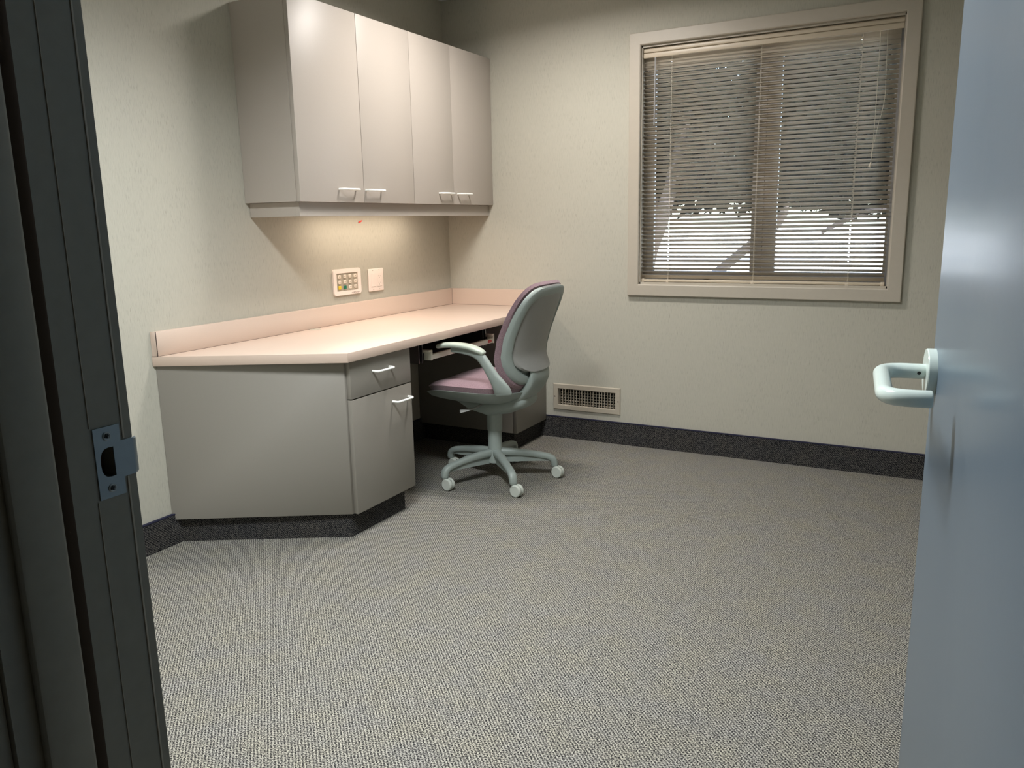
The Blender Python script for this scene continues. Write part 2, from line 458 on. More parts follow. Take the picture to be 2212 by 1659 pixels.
# handle: rose is the part mesh, lever + screw are its sub-parts
bm = bmesh.new()
lathe(bm, [(0.0001, 0), (.0350, 0), (.0350, .0110), (.0340, .0125), (.0130, .0126), (.0001, .0126)], 56, axis((HX, HY, HZ), (0, 1, 0)))
rose = link('door_handle', bm, M_lever, door, True, 30); rose['label'] = 'pale grey green lever handle on round rose'
def roundpath(pts, r, n=7):
    out = [Vector(pts[0])]
    for i in range(1, len(pts)-1):
        p, a, b = Vector(pts[i]), Vector(pts[i-1]), Vector(pts[i+1])
        d0 = (a-p).normalized(); d1 = (b-p).normalized()
        for k in range(n+1):
            t = k/n; out.append((p+d0*r)*(1-t)**2 + p*2*t*(1-t) + (p+d1*r)*t*t)
    out.append(Vector(pts[-1])); return out
def tube(bm, pts, r, seg=20, cap=False, mi=0):
    return loft(bm, [tuple(p)+(r, r) for p in pts], None, seg, mi, capround=cap)
bm = bmesh.new()
out = HY+.0740
pth = roundpath([(HX, HY+.011, HZ), (HX, out, HZ), (HX-.197, out+.008, HZ-.002), (HX-.197, HY+.028, HZ-.002)], .034, 12)
loft(bm, [tuple(p)+(.0115, .0115) for p in pth] + [(pth[-1][0], pth[-1][1]-.0014, pth[-1][2], .0109, .0109), (pth[-1][0], pth[-1][1]-.0020, pth[-1][2], .0098, .0098)], (0, 0, 1), 28, capround=False)
link('lever', bm, M_lever, rose)
bm = bmesh.new(); lathe(bm, [(0.0001, 0), (.0026, 0), (.0026, .0006), (.0001, .0006)], 14, axis((HX-.0112, HY+.022, HZ-.001), (-1, 0, -.15)))
link('set_screw', bm, M_black, rose)
for hz in (.25, 1.05, 1.85):
    bm = bmesh.new(); lathe(bm, [(.0001, -.05), (.007, -.05), (.007, .05), (.0001, .05)], 12, Matrix.Translation((0, -.004, hz)))
    link('hinge', bm, M_steel, door)

# ------------------------------------------------------------------ window: casing, jamb liner, sashes
win = empty('window_1', (1.777, 0, OZ0)); tag(win, 'wide window with taupe casing and two glass panes', kind='structure')
def wch(name, bm, mat, smooth=False):
    return child(name, bm, mat, win, smooth)
# casing: four mitred boards
def casing():
    prof = [(0, .0), (0, .017), (.0012, .0195), (.0035, .0205), (.0550, .0205), (.0570, .0195), (CW, .0165), (CW, 0)]   # from outer edge inward, depth
    bm = bmesh.new()
    cs = [(WX0, WZ0, 1, 1), (WX1, WZ0, -1, 1), (WX1, WZ1, -1, -1), (WX0, WZ1, 1, -1)]
    V = [[bm.verts.new((cx+sx*o, -d, cz+sz*o)) for o, d in prof] for cx, cz, sx, sz in cs]
    for i in range(4):
        a, b = V[i], V[(i+1) % 4]
        for k in range(len(prof)):
            bm.faces.new((a[k], a[(k+1) % len(prof)], b[(k+1) % len(prof)], b[k]))
    return bm
wch('casing', casing(), M_trim)
bm = bmesh.new(); T = .012; D = .12
box(bm, OX0, OX0+T, -.001, D, OZ0, OZ1); box(bm, OX1-T, OX1, -.001, D, OZ0, OZ1)
box(bm, OX0, OX1, -.001, D, OZ0, OZ0+T); box(bm, OX0, OX1, -.001, D, OZ1-T, OZ1)
wch('window_liner', bm, M_trim)
SY0, SY1 = .088, .115
for x0, x1, lx, rx in ((OX0+T, 1.786, 1.226, 1.730), (1.788, OX1-T, 1.850, 2.340)):
    bm = bmesh.new()
    plate(bm, rc(x0, x1, OZ0+T, OZ1-T), [rc(lx, rx, .952, 2.0)], SY0, SY1, Mw)
    o = wch('sash', bm, M_sash)
    bm = bmesh.new(); box(bm, lx-.004, rx+.004, .100, .104, .948, 2.004)
    g = wch('window_pane', bm, M_glass); g.parent = o
for xk in (1.515, 2.04):           # little sash locks on the bottom rails
    bm = bmesh.new(); box(bm, xk-.012, xk+.012, SY0-.012, SY0, .912, .922, .002)
    wch('sash_lock', bm, M_black)

# ------------------------------------------------------------------ mini blind
BY = .030; BX0, BX1 = 1.186, 2.354
blind = empty('window_blind', (1.77, BY, 2.06)); tag(blind, 'beige aluminium mini blind with slats half tilted in front of the window panes', 'blind')
def bch(name, bm, mat, smooth=True, parent=None):
    bm.transform(Matrix.Translation(-Vector(blind.location)))
    return link(name, bm, mat, parent or blind, smooth)
bm = bmesh.new()
box(bm, OX0+.013, OX1-.013, BY-.016, BY+.016, 2.018, 2.058, .002)
box(bm, OX0+.0125, OX1-.0125, BY-.022, BY-.0155, 2.036, 2.0535, .0035, 3); box(bm, OX0+.0125, OX1-.0125, BY-.024, BY-.0155, 2.010, 2.0335, .0035, 3)
bch('headrail', bm, M_rail)
cords = (1.327, 1.760, 2.196)
NS = 53; ztop, zbot = 2.003, .925
pitch = (ztop-zbot)/(NS-1)
th = math.radians(33); SW = .0245
bm = bmesh.new()
xs = [BX0]
for c in cords: xs += [c-.0032, c+.0032]
xs.append(BX1)
for i in range(NS):
    zc = zbot+pitch*i; rows = []
    tt = th + math.radians(random.uniform(-.7, .7))
    if NS-1-i < 3: tt = th + math.radians(7*(3-(NS-1-i)))
    if i == 0: tt = math.radians(48)
    sag = 0
    for k in range(7):
        u = -.5+k/6
        # room edge (u=-.5) up, outer edge down, slight crown
        y = BY + u*SW*math.cos(tt) ; z = zc - u*SW*math.sin(tt)
        cr = .0016*(1-4*u*u)
        rows.append([bm.verts.new((x, y+cr*math.sin(tt), z+cr*math.cos(tt))) for x in xs])
    for k in range(6):
        for j in range(len(xs)-1):
            if k in (2, 3) and j % 2 == 1 and 3 < i: continue
            bm.faces.new((rows[k][j], rows[k][j+1], rows[k+1][j+1], rows[k+1][j]))
sl = bch('slats', bm, M_slat, True)
sm = sl.modifiers.new('thickness', 'SOLIDIFY'); sm.thickness = .0004
for c in cords:
    bm = bmesh.new()
    for yo in (-SW*.5*math.cos(th)-.0006, SW*.5*math.cos(th)+.0006):
        tube(bm, [(c+.0045, BY+yo, .905), (c+.0045, BY+yo, 2.02)], .00055, 6)
    tube(bm, [(c, BY, .905), (c, BY, 2.02)], .0006, 6)
    for i in range(NS):
        zc = zbot+pitch*i - .001
        tube(bm, [(c+.0045, BY-SW*.5*math.cos(th), zc+SW*.5*math.sin(th)), (c+.0045, BY+SW*.5*math.cos(th), zc-SW*.5*math.sin(th))], .0004, 4)
    bch('ladder_cord', bm, M_cord, False)
bm = bmesh.new(); box(bm, BX0+.001, BX1-.001, BY-.011, BY+.011, .899, .912, .003, 3)
br = bch('bottom_rail', bm, M_rail)
for xk in cords:
    bm = bmesh.new(); box(bm, xk-.008, xk+.008, BY-.0125, BY+.0115, .8945, .9065, .003); bch('cord_plug', bm, M_rail)
for xa, xb in ((BX0-.004, BX0+.014), (BX1-.014, BX1+.004)):
    bm = bmesh.new(); box(bm, xa, xb, BY-.0125, BY+.0125, .8965, .9145, .003); bch('end_cap', bm, M_rail)
bm = bmesh.new(); tube(bm, [(1.250, BY-.024, 2.008), (1.250, BY-.026, 1.85), (1.2485, BY-.025, 1.690)], .0042, 6, True)
w = bch('tilt_wand', bm, M_acr, False); w['label'] = 'clear plastic tilt wand'
bm = bmesh.new()
tube(bm, smoothpath([(2.272, BY-.024, 2.012), (2.2725, BY-.024, 1.85), (2.272, BY-.024, 1.60), (2.2665, BY-.024, 1.47)], 6), .0009, 6)
tube(bm, smoothpath([(2.300, BY-.024, 2.012), (2.304, BY-.024, 1.85), (2.306, BY-.024, 1.72), (2.285, BY-.024, 1.60), (2.270, BY-.024, 1.50), (2.2675, BY-.024, 1.465)], 6), .0009, 6)
pc = bch('pull_cord', bm, M_cord, False)
bm = bmesh.new(); Mt = Matrix.Translation((2.2655, BY-.024, 1.443)) @ Matrix.Rotation(math.radians(12), 4, 'Y')
lathe(bm, [(.0001, .012), (.0028, .011), (.0038, .004), (.0058, -.010), (.0050, -.012), (.0001, -.012)], 14, Mt)
bch('tassel', bm, M_cord, True, pc)

# ------------------------------------------------------------------ floor register in wall
vent = empty('wall_register', ((VX0+VX1)/2, 0, VZ0)); tag(vent, 'beige metal air vent low on the wall beside the chair', 'vent')
def vch(name, bm, mat, smooth=True): return child(name, bm, mat, vent, smooth)
ix0, ix1, iz0, iz1 = VX0+.030, VX1-.033, VZ0+.0275, VZ1-.0285
bm = bmesh.new()
prof = [(0, 0), (0, .004), (.004, .0085), (.0285, .0085), (.030, .006), (.030, -.012), (.0285, -.012), (.0285, 0)]
V = [[bm.verts.new((cx+sx*o, -d, cz+sz*o*.94)) for o, d in prof] for cx, cz, sx, sz in ((VX0, VZ0, 1, 1), (VX1, VZ0, -1, 1), (VX1, VZ1, -1, -1), (VX0, VZ1, 1, -1))]
for i in range(4):
    a, b = V[i], V[(i+1) % 4]
    for k in range(len(prof)): bm.faces.new((a[k], a[(k+1) % 8], b[(k+1) % 8], b[k]))
vch('register_frame', bm, M_vent)
for xs_ in (VX0+.012, VX1-.012):
    bm = bmesh.new(); lathe(bm, [(.0001, .0005), (.0022, .0005), (.0036, 0), (.0036, -.003)], 14, axis((xs_, -.0085, (VZ0+VZ1)/2), (0, -1, 0)))
    vch('screw', bm, M_duct)
for k in range(20):
    xk = ix0 + (ix1-ix0)*(k+.6)/20.2
    a = math.radians([12, 12, 8, 6, 5, 5, 8, 12, 5, 28, 38, 8, 4, 26, 26, 14, 5, 5, 5, 4][k])
    bm = bmesh.new(); Mk = Matrix.Translation((xk, .0035, 0)) @ Matrix.Rotation(a, 4, 'Z')
    box(bm, -.0013, .0013, -.0085, .0085, iz0-.001, iz1+.001, .0004, 1, M=Mk)
    vch('fin', bm, M_vent, False)
for k in range(6):
    zk = iz0 + (iz1-iz0)*(k+.5)/6
    bm = bmesh.new(); Mk = Matrix.Translation((0, .022, zk)) @ Matrix.Rotation(math.radians(8), 4, 'X')
    box(bm, ix0-.001, ix1+.001, -.007, .007, -.0008, .0008, M=Mk)
    vch('rear_louver', bm, M_vent, False)
bm = bmesh.new(); box(bm, ix0-.02, ix1+.02, .141, .146, iz0-.02, iz1+.02)
vch('duct_back', bm, M_duct, False)

# ------------------------------------------------------------------ desk: worktop
H = .75; TC = .0367; D_ = .6512
E0, E1 = -2.0893, -1.7435
wt = empty('worktop', (.3, -1, H)); tag(wt, 'long peach laminate worktop with angled left end and low backsplash', 'countertop')
def top(name, bm, mat, smooth=True): return child(name, bm, mat, wt, smooth)
bm = bmesh.new(); prism(bm, [(.001, -.001), (D_, -.001), (D_, E1), (.001, E0)], H-TC, H, .0012, 2)
top('top_slab', bm, M_top)
sx = (E1-E0)/D_
bm = bmesh.new(); prism(bm, [(.001, -.001), (.02, -.001), (.02, E0+.02*sx+.002), (.001, E0+.001*sx+.002)], H+.0004, H+.0935, .0008, 1)
box(bm, .0195, .0204, -2.07, -.02, H-.0002, H+.0006, mi=1)
prism(bm, [(.0003, E0-.0003), (.0215, E0+.0215*sx-.0003), (.0215, E0+.0215*sx+.002), (.0003, E0+.002)], H-.0002, H+.0012, mi=1)
box(bm, .0192, .0204, E0+.0195*sx+.0012, E0+.0195*sx+.004, H, H+.0935, mi=1)
top('backsplash', bm, [M_top, M_seam])
bm = bmesh.new(); box(bm, .0205, D_-.002, -.02, -.001, H+.0004, H+.0935, .0008, 1)
box(bm, .0205, D_-.002, -.0206, -.0195, H-.0002, H+.0008, mi=1); box(bm, .0198, .0206, -.0206, -.0195, H, H+.0935, mi=1)
top('backsplash', bm, [M_top, M_seam])
bm = bmesh.new(); lathe(bm, [(.0001, .0012), (.021, .0012), (.025, .0018), (.027, 0.0003)], 28, Matrix.Translation((.050, -1.250, H)))
g_ = top('grommet', bm, M_key); g_['label'] = 'small grey round cable cap'

# ------------------------------------------------------------------ base cabinets
XF = .6320; ZB = .100; ZT = H-TC-.0008
def pull(parent, M, span=.108, r=.0050, out=.030, x=0):
    """D pull: local x along the bar, local z out of the door"""
    bm = bmesh.new()
    p = roundpath([(-span/2-.0, 0, 0), (-span/2-.0, 0, out), (span/2, 0, out), (span/2, 0, 0)], .016, 6)
    loft(bm, [tuple(q)+(r, r) for q in p], (0, 1, 0), 14, capround=False)
    bm.transform(M)
    return bm
c1 = empty('base_cabinet', (.3, -1.7, 0)); tag(c1, 'grey laminate base cabinet with angled end panel, drawer and door, left of the kneehole', 'cabinet')
ch = lambda name, bm, mat, smooth=True, par=c1: child(name, bm, mat, par, smooth)
xc = XF-.0215
ey = lambda x: -2.077 + (x/ .6)*(.347)
bm = bmesh.new(); prism(bm, [(.002, -1.322), (xc, -1.322), (xc, ey(xc)+.004), (.002, ey(.002)+.02)], ZB+.001, ZT-.001); ch('carcass', bm, M_gap, False)
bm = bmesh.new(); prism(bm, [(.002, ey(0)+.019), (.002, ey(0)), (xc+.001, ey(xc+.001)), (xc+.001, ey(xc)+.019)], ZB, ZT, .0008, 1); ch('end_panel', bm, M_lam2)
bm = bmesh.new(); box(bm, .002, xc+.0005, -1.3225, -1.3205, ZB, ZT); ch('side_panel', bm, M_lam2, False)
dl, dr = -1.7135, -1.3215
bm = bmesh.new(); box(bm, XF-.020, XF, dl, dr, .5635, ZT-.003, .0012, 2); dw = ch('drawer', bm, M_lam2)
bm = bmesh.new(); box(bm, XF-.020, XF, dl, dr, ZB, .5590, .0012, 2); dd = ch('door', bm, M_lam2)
def onx(x, y, z): return Matrix(((0, 0, 1, x), (1, 0, 0, y), (0, 1, 0, z), (0, 0, 0, 1)))
bm = pull(None, onx(XF, -1.5215, .652)); ch('handle', bm, M_pull).parent = dw
bm = pull(None, onx(XF, -1.401, .503)); ch('handle', bm, M_pull).parent = dd
bm = bmesh.new()
prism(bm, [(.0125, -1.36), (.598, -1.36), (.598, -1.716), (.0125, -2.045)], .0005, ZB, 0)
ch('toe_kick', bm, M_cbase, False)

c2 = empty('base_cabinet', (.3, -.19, 0)); tag(c2, 'narrow grey laminate base cabinet in the corner behind the chair', 'cabinet')
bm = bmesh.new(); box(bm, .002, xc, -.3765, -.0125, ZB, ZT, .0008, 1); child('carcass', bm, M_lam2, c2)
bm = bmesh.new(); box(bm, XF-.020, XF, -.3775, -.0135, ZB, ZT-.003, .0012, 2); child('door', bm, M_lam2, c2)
bm = bmesh.new(); box(bm, .0125, .598, -.345, -.0125, .0005, ZB); child('toe_kick', bm, M_cbase, c2, False)

# ------------------------------------------------------------------ keyboard slide under the worktop
kt = empty('keyboard_tray', (.58, -.85, .62)); tag(kt, 'pull-out keyboard slide with cream front bar hung under the worktop', 'keyboard tray')
kc = lambda name, bm, mat, smooth=True: child(name, bm, mat, kt, smooth)
yA, yB = -1.125, -.565
bm = bmesh.new(); box(bm, .590, .610, yA+.004, yB-.004, .6235, .6475, .004, 3)
fb = kc('front_bar', bm, M_rail2)
bm = bmesh.new(); M_ = onx(.6102, -.606, .6360)
prism(bm, [(.0185*math.copysign(abs(math.cos(w))**.8, math.cos(w)), .0072*math.copysign(abs(math.sin(w))**.6, math.sin(w))) for w in [2*PI*k/24 for k in range(24)]], 0, .001, M=M_)
box(bm, -.011, .011, -.0004, .0007, .001, .0013, mi=1, M=M_)
b_ = kc('badge', bm, [M_red, M_mark]); b_.parent = fb; b_['label'] = 'small red oval badge'
for y_ in (yA, yB):
    bm = bmesh.new(); s = -1 if y_ == yA else 1
    box(bm, .560, .612, y_-.006, y_+.006, .6215, .6690, .003, 2)
    box(bm, .556, .611, y_-.006-(.016 if s < 0 else .012), y_+.006, .6600, .6690, .002, 1)
    kc('end_bracket', bm, M_rail2)
    bm = bmesh.new(); box(bm, .10, .575, y_-.024, y_-.008, .622, .652); kc('slide_rail', bm, M_black)
    for yy in (-.060, -.034):
        bm = bmesh.new(); box(bm, .582, .5835, y_+yy-.0012, y_+yy+.0012, .612, ZT+.0008); box(bm, .12, .582, y_+yy-.0006, y_+yy+.0006, .612, ZT+.0008)
        kc('hanger', bm, M_chrome, False)
bm = bmesh.new(); box(bm, .10, .590, yA, yB, .622, .628); kc('tray_board', bm, M_tray, False)

# ------------------------------------------------------------------ wall cabinet
DU = .3066; U0 = -1.5633; Z0, Z1 = 1.318, 2.1036
uc = empty('wall_cabinet', (.15, -.8, Z0)); tag(uc, 'grey laminate wall cabinet with four flat doors and light rail, hung above the worktop', 'cabinet')
uch = lambda name, bm, mat, smooth=True: child(name, bm, mat, uc, smooth)
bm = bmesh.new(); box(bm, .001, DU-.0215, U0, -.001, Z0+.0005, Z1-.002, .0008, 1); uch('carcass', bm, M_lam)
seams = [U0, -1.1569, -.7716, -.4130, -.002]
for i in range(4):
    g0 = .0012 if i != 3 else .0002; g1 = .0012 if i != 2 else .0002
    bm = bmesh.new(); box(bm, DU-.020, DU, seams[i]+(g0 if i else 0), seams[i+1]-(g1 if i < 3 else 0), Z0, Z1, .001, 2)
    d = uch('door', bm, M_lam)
    cy = (-1.2695, -1.0900, -.5000, -.3250)[i]
    uch('handle', pull(None, onx(DU, cy, 1.372)), M_pull).parent = d
bm = bmesh.new(); zl = 1.2600
box(bm, .258, .277, U0+.022, -.001, zl, Z0, .0008, 1)
uch('light_rail', bm, M_lam)
bm = bmesh.new(); box(bm, .001, .2585, U0+.022, U0+.041, zl, Z0, .0008, 1)
uch('light_rail', bm, M_lam)

# under-cabinet lights: two low lamps hidden behind the light rail
def area(name, loc, size, power, color, rot=(0, 0, 0), sizey=None, spread=PI):
    l = bpy.data.lights.new(name, 'AREA'); l.size = size; l.energy = power; l.color = color; l.spread = spread
    if sizey: l.shape = 'RECTANGLE'; l.size_y = sizey
    o = bpy.data.objects.new(name, l); COL.objects.link(o); o.location = loc; o.rotation_euler = rot; return o
def spot(name, loc, power, color, cone, blend, radius=.05, rot=(0, 0, 0)):
    l = bpy.data.lights.new(name, 'SPOT'); l.energy = power; l.color = color; l.spot_size = math.radians(cone); l.spot_blend = blend; l.shadow_soft_size = radius
    o = bpy.data.objects.new(name, l); COL.objects.link(o); o.location = loc; o.rotation_euler = rot; return o
M_lamp = base('lamp_lens', (1, .85, .6, 1), .4, emit=(1, .78, .5, 1), es=1.2)
ul = empty('under_cabinet_light', (.185, -.83, Z0)); tag(ul, 'slim warm light fitting fixed under the wall cabinet above the keypad', 'light')
bm = bmesh.new(); box(bm, .120, .200, -1.24, -.42, Z0-.022, Z0-.0005, .004, 2); child('housing', bm, M_white, ul)
bm = bmesh.new(); box(bm, .130, .190, -1.22, -.44, Z0-.0260, Z0-.0215, .002, 2); child('diffuser', bm, M_lamp, ul)
area('under_cabinet_tube', (.160, -.83, Z0-.030), .05, 2.7, (1, .83, .68), (0, 0, 0), .78)

# ------------------------------------------------------------------ keypad, wall plate, red pin
kp = empty('keypad', (0, -.95, .949)); tag(kp, 'white wall keypad with grey panel, yellow and green keys above the worktop', 'keypad')
kch = lambda name, bm, mat, smooth=True: child(name, bm, mat, kp, smooth)
bm = bmesh.new()
plate(bm, rrect(-1.0530, -.8470, .8860, 1.0125, .014), [rc(-1.031, -.8700, .9055, .9925)], .0005, .0095, onx(0, 0, 0))
kch('bezel', bm, M_white, False)
bm = bmesh.new(); box(bm, .0008, .0055, -1.031, -.870, .9055, .9925); kch('key_panel', bm, M_key, False)
for r in range(3):
    for c in range(4):
        yk = -1.0095+c*.0395; zk = .976-r*.0265
        bm = bmesh.new(); mt = M_btn
        if r == 2 and c == 0: mt = M_yel
        if r == 2 and c == 1: mt = M_grn
        box(bm, .0055, .0105, yk-.0098, yk+.0098, zk-.0085, zk+.0085, .0015, 1)
        if mt is M_btn: box(bm, .0104, .0107, yk-.004, yk+.004, zk-.0030, zk+.0020, mi=1)
        o = kch('key', bm, [mt, M_key])
        if mt is M_yel: o['label'] = 'yellow key'
        if mt is M_grn: o['label'] = 'green key'
bm = bmesh.new()
for k in range(11):
    yk = -.9235+k*.0056; box(bm, .0093, .0097, yk, yk+.0040, .8915+(.0006 if k % 3 else -.0006), .8955+(.0014 if k % 2 else 0))
box(bm, .0093, .0097, -.9095, -.893, .8975, .8988); box(bm, .0093, .0097, -.925, -.870, .8898, .8904)
kch('printed_mark', bm, M_mark, False)

wp = empty('wall_plate', (0, -.72, .942)); tag(wp, 'white two gang wall plate with rocker and outlet, right of the keypad', 'wall plate')
wch2 = lambda name, bm, mat, smooth=True: child(name, bm, mat, wp, smooth)
bm = bmesh.new(); box(bm, .0005, .008, -.782, -.660, .885, 1.0, .003, 3); wch2('plate', bm, M_white)
bm = bmesh.new(); box(bm, .0079, .0098, -.764, -.732, .909, .9755, .0012, 1); wch2('rocker', bm, M_white)
bm = bmesh.new(); box(bm, .0079, .0083, -.766, -.730, .9055, .9078); box(bm, .0079, .0083, -.714, -.676, .9062, .9074); wch2('printed_mark', bm, M_mark, False)
bm = bmesh.new(); box(bm, .0079, .0092, -.712, -.680, .909, .9755, .0010, 1)
for zc in (.9265, .9620):
    for yc, h in ((-.7025, .0035), (-.6895, .0030)): box(bm, .0091, .0094, yc-.0009, yc+.0009, zc-h, zc+h, mi=1)
    lathe(bm, [(.0001, .0091), (.0022, .0091), (.0022, .0094), (.0001, .0094)], 10, onx(0, -.696, zc-.0085), mi=1)
wch2('outlet', bm, [M_white, M_mark])
for yc in (-.748, -.696):
    for zc in (.8935, .9915):
        bm = bmesh.new(); lathe(bm, [(.0001, .0079), (.0026, .0079), (.0026, .0086), (.0001, .0086)], 12, onx(0, yc, zc)); wch2('screw', bm, M_key)
bm = bmesh.new()
loft(bm, smoothpath([(.004, -.832, 1.2345, .003, .0016), (.006, -.822, 1.2385, .0042, .0022), (.005, -.812, 1.2410, .0030, .0014), (.004, -.806, 1.2445, .0016, .001)], 4), None, 8)
tag(link('wall_tag', bm, M_redpin), 'tiny red tag stuck on the wallpaper under the wall cabinet', 'tag')

# ------------------------------------------------------------------ chair
CX, CY = .745, -.812
chair = empty('office_chair', (CX, CY, 0)); tag(chair, 'grey green task chair with mauve seat, visible armrest and five casters at the desk', 'chair')
cc = lambda name, bm, mat, smooth=True, angle=40: child_c(name, bm, mat, chair, smooth, angle)
def child_c(name, bm, mat, parent, smooth=True, angle=40):
    return link(name, bm, mat, parent, smooth, angle)      # built in the chair's own coordinates
# local axes: +x = backwards (away from desk), -x = front, -y = the chair's left (towards the camera)
def sup(w, e):
    c, s = math.cos(w), math.sin(w)
    return math.copysign(abs(c)**e, c), math.copysign(abs(s)**e, s)
def shell(f, nr=14, na=56, close=True):
    """closed surface of revolution-like blob: f(r,w,side)-> point, side=0 front 1 back"""
    bm = bmesh.new(); layers = []
    for side in (0, 1):
        c = bm.verts.new(f(0, 0, side)); rings = []
        for i in range(1, nr+1):
            if i == nr and side == 1: rings.append(layers[0][1][-1]); continue
            rings.append([bm.verts.new(f(i/nr, 2*PI*k/na, side)) for k in range(na)])
        layers.append((c, rings))
        for k in range(na): bm.faces.new((c, rings[0][k], rings[0][(k+1) % na]))
        for a, b in zip(rings, rings[1:]):
            for k in range(na): bm.faces.new((a[k], a[(k+1) % na], b[(k+1) % na], b[k]))
    return bm
# seat outline
SXF, SXB, SHW = -.287, .204, .238
def seat_pt(r, w, grow=1.0):
    cx, cy = sup(w, .62)
    x = (SXF+SXB)/2 + r*cx*(SXB-SXF)/2*grow
    y = r*cy*SHW*grow*(1 - .30*max(0, (x+.01)/.22)**2)
    return x, y
def seat_z(x, y):       # top of cushion, dished, waterfall front
    z = .497 + .012*(abs(y)/SHW)**2 - .004*math.cos(y*8)
    if x < -.12: z -= .35*(-.12-x)**2*4*.6
    if x > .1: z += .05*(x-.1)
    return z
def f_seat(r, w, side):
    x, y = seat_pt(r, w)
    z = seat_z(x, y)
    if side == 0: return (x, y, z + .004 - .022*r**12)
    return (x, y, z - .058 + .014*r**7)
cc('seat', shell(f_seat), M_fab)
def f_pan(r, w, side):
    x, y = seat_pt(r, w, 1.035)
    z = seat_z(x, y)
    if side == 0: return (x, y, z - .042)
    d = (1-r**3.2)
    return (x, y, z - .045 - .008 - .055*d*(1 if x < .1 else 1))
cc('seat_pan', shell(f_pan), M_chair)
# under-seat mechanism bowl
bm = bmesh.new()
loft(bm, [(-.215, 0, .418, .050, .010), (-.17, 0, .400, .075, .024), (-.09, 0, .378, .090, .040), (0, 0, .366, .095, .047), (.09, 0, .380, .090, .044), (.17, 0, .405, .085, .036)], (0, 1, 0), 24, power=2.6)
cc('mechanism', bm, M_chair)
bm = bmesh.new()
loft(bm, smoothpath([(.00, -.085, .395, .006, .004), (-.02, -.13, .378, .007, .004), (-.045, -.155, .370, .010, .004), (-.080, -.175, .362, .014, .004)], 5), (1, 0, 0), 10)
cc('adjusting_lever', bm, M_chair2)
# back bracket (J arm): from under the seat up behind the back
bm = bmesh.new()
path = [(.00, 0, .390, .080, .026), (.085, 0, .388, .084, .028), (.155, 0, .418, .088, .028), (.210, 0, .466, .090, .026), (.240, 0, .512, .091, .022), (.246, 0, .545, .088, .014), (.238, 0, .562, .080, .008)]
loft(bm, smoothpath(path, 6), (0, 1, 0), 24, power=3.0)
cc('back_bracket', bm, M_chair)
# back: outline and curvature
BZ0, BZ1 = .483, .950
def bx(t):       # centre line depth of the front of shell
    return .205 + .012*(1-min(1, t/.30))**1.5*.0 + (.105*max(0, t-.28)**1.45/.62 if t > .28 else 0) + .05*max(0, .22-t)
def bhw(t):
    return .226 - .022*max(0, (t-.45)/.55)**1.6 - .050*max(0, (.45-t)/.45)**1.8
def back_pt(r, w, grow=0, wrapk=1):
    a, b = sup(w, .44)
    t = .5 + .5*r*b
    hw = bhw(t) + grow
    y = r*a*hw
    z = (BZ0+BZ1)/2 + r*b*((BZ1-BZ0)/2 + grow)
    wrap = (.050 - .030*max(0, (t-.4)/.6))
    x = bx(t) - wrap*wrapk*(y/.22)**2
    return Vector((x, y, z))
def f_cush(r, w, side):
    p = back_pt(r, w, .010)
    if side == 0: return p + Vector((-.036 + .020*r**12 - .008*(1-r*r), 0, 0))
    return p + Vector((-.002, 0, 0))
cc('backrest', shell(f_cush, 20, 64), M_fab)
def f_shell(r, w, side):
    p = back_pt(r, w, -.009)
    if side == 0: return p + Vector((-.003, 0, 0))
    q = p + Vector((.026 - .016*r**14, 0, 0))
    inset = 1/(1+math.exp((r-.80)*90))
    return q + Vector((-.012*inset, 0, 0))
cc('back_shell', shell(f_shell, 44, 72), M_chair, angle=60)
def f_panel(r, w, side):
    a, b = sup(w, .48)
    zc, hz = .748, .196
    z = zc + r*b*hz
    t = (z-BZ0)/(BZ1-BZ0)
    y = r*a*bhw(t)*(.765 + .05*max(0, -b)*r)
    wrap = (.050 - .030*max(0, (t-.4)/.6))
    x = bx(t) - wrap*(y/.22)**2
    lip = max(0, (.640-z)/.09)**1.5*(.4 + .6*min(1, r*1.0))
    p = Vector((x, y, z))
    if side == 0: return p + Vector((.010 + .024*lip, 0, 0))
    return p + Vector((.026 - .012*r**10 + .048*lip, 0, -.004*lip))
cc('back_panel', shell(f_panel, 30, 72), M_chair2, angle=60)
# armrests
def arm(s):
    bm = bmesh.new()
    Y = s*.262
    path = smoothpath([(.187, Y*.93, .482, .043, .012), (.184, Y*.94, .496, .041, .015), (.170, Y*.965, .524, .034, .016), (.148, Y*.99, .560, .026, .015), (.118, Y, .606, .023, .014), (.090, Y, .640, .023, .013), (.055, Y, .660, .022, .010), (.010, Y, .668, .020, .008), (-.06, Y, .673, .018, .006)], 6)
    loft(bm, path, (1, 0, .35), 18, power=2.4)
    a = cc('armrest', bm, M_chair)
    bm = bmesh.new()
    pth = smoothpath([(-.130, Y-s*.004, .679, .020, .011), (-.10, Y-s*.002, .685, .026, .0125), (-.04, Y, .689, .028, .0125), (.03, Y, .684, .028, .0125), (.080, Y, .670, .025, .012), (.100, Y, .662, .018, .010)], 6)
    loft(bm, pth, (0, 1, 0), 22, power=2.5)
    link('arm_pad', bm, M_pad, a)
arm(-1)
# column
bm = bmesh.new(); lathe(bm, [(.0001, .375), (.040, .375), (.038, .33), (.0365, .243), (.0345, .240), (.0001, .240)], 36); cc('column_cover', bm, M_chair)
bm = bmesh.new(); lathe(bm, [(.0001, .245), (.0335, .245), (.0335, .150), (.0365, .142), (.042, .125), (.044, .085), (.030, .078), (.0001, .078)], 36); cc('column', bm, M_chair)
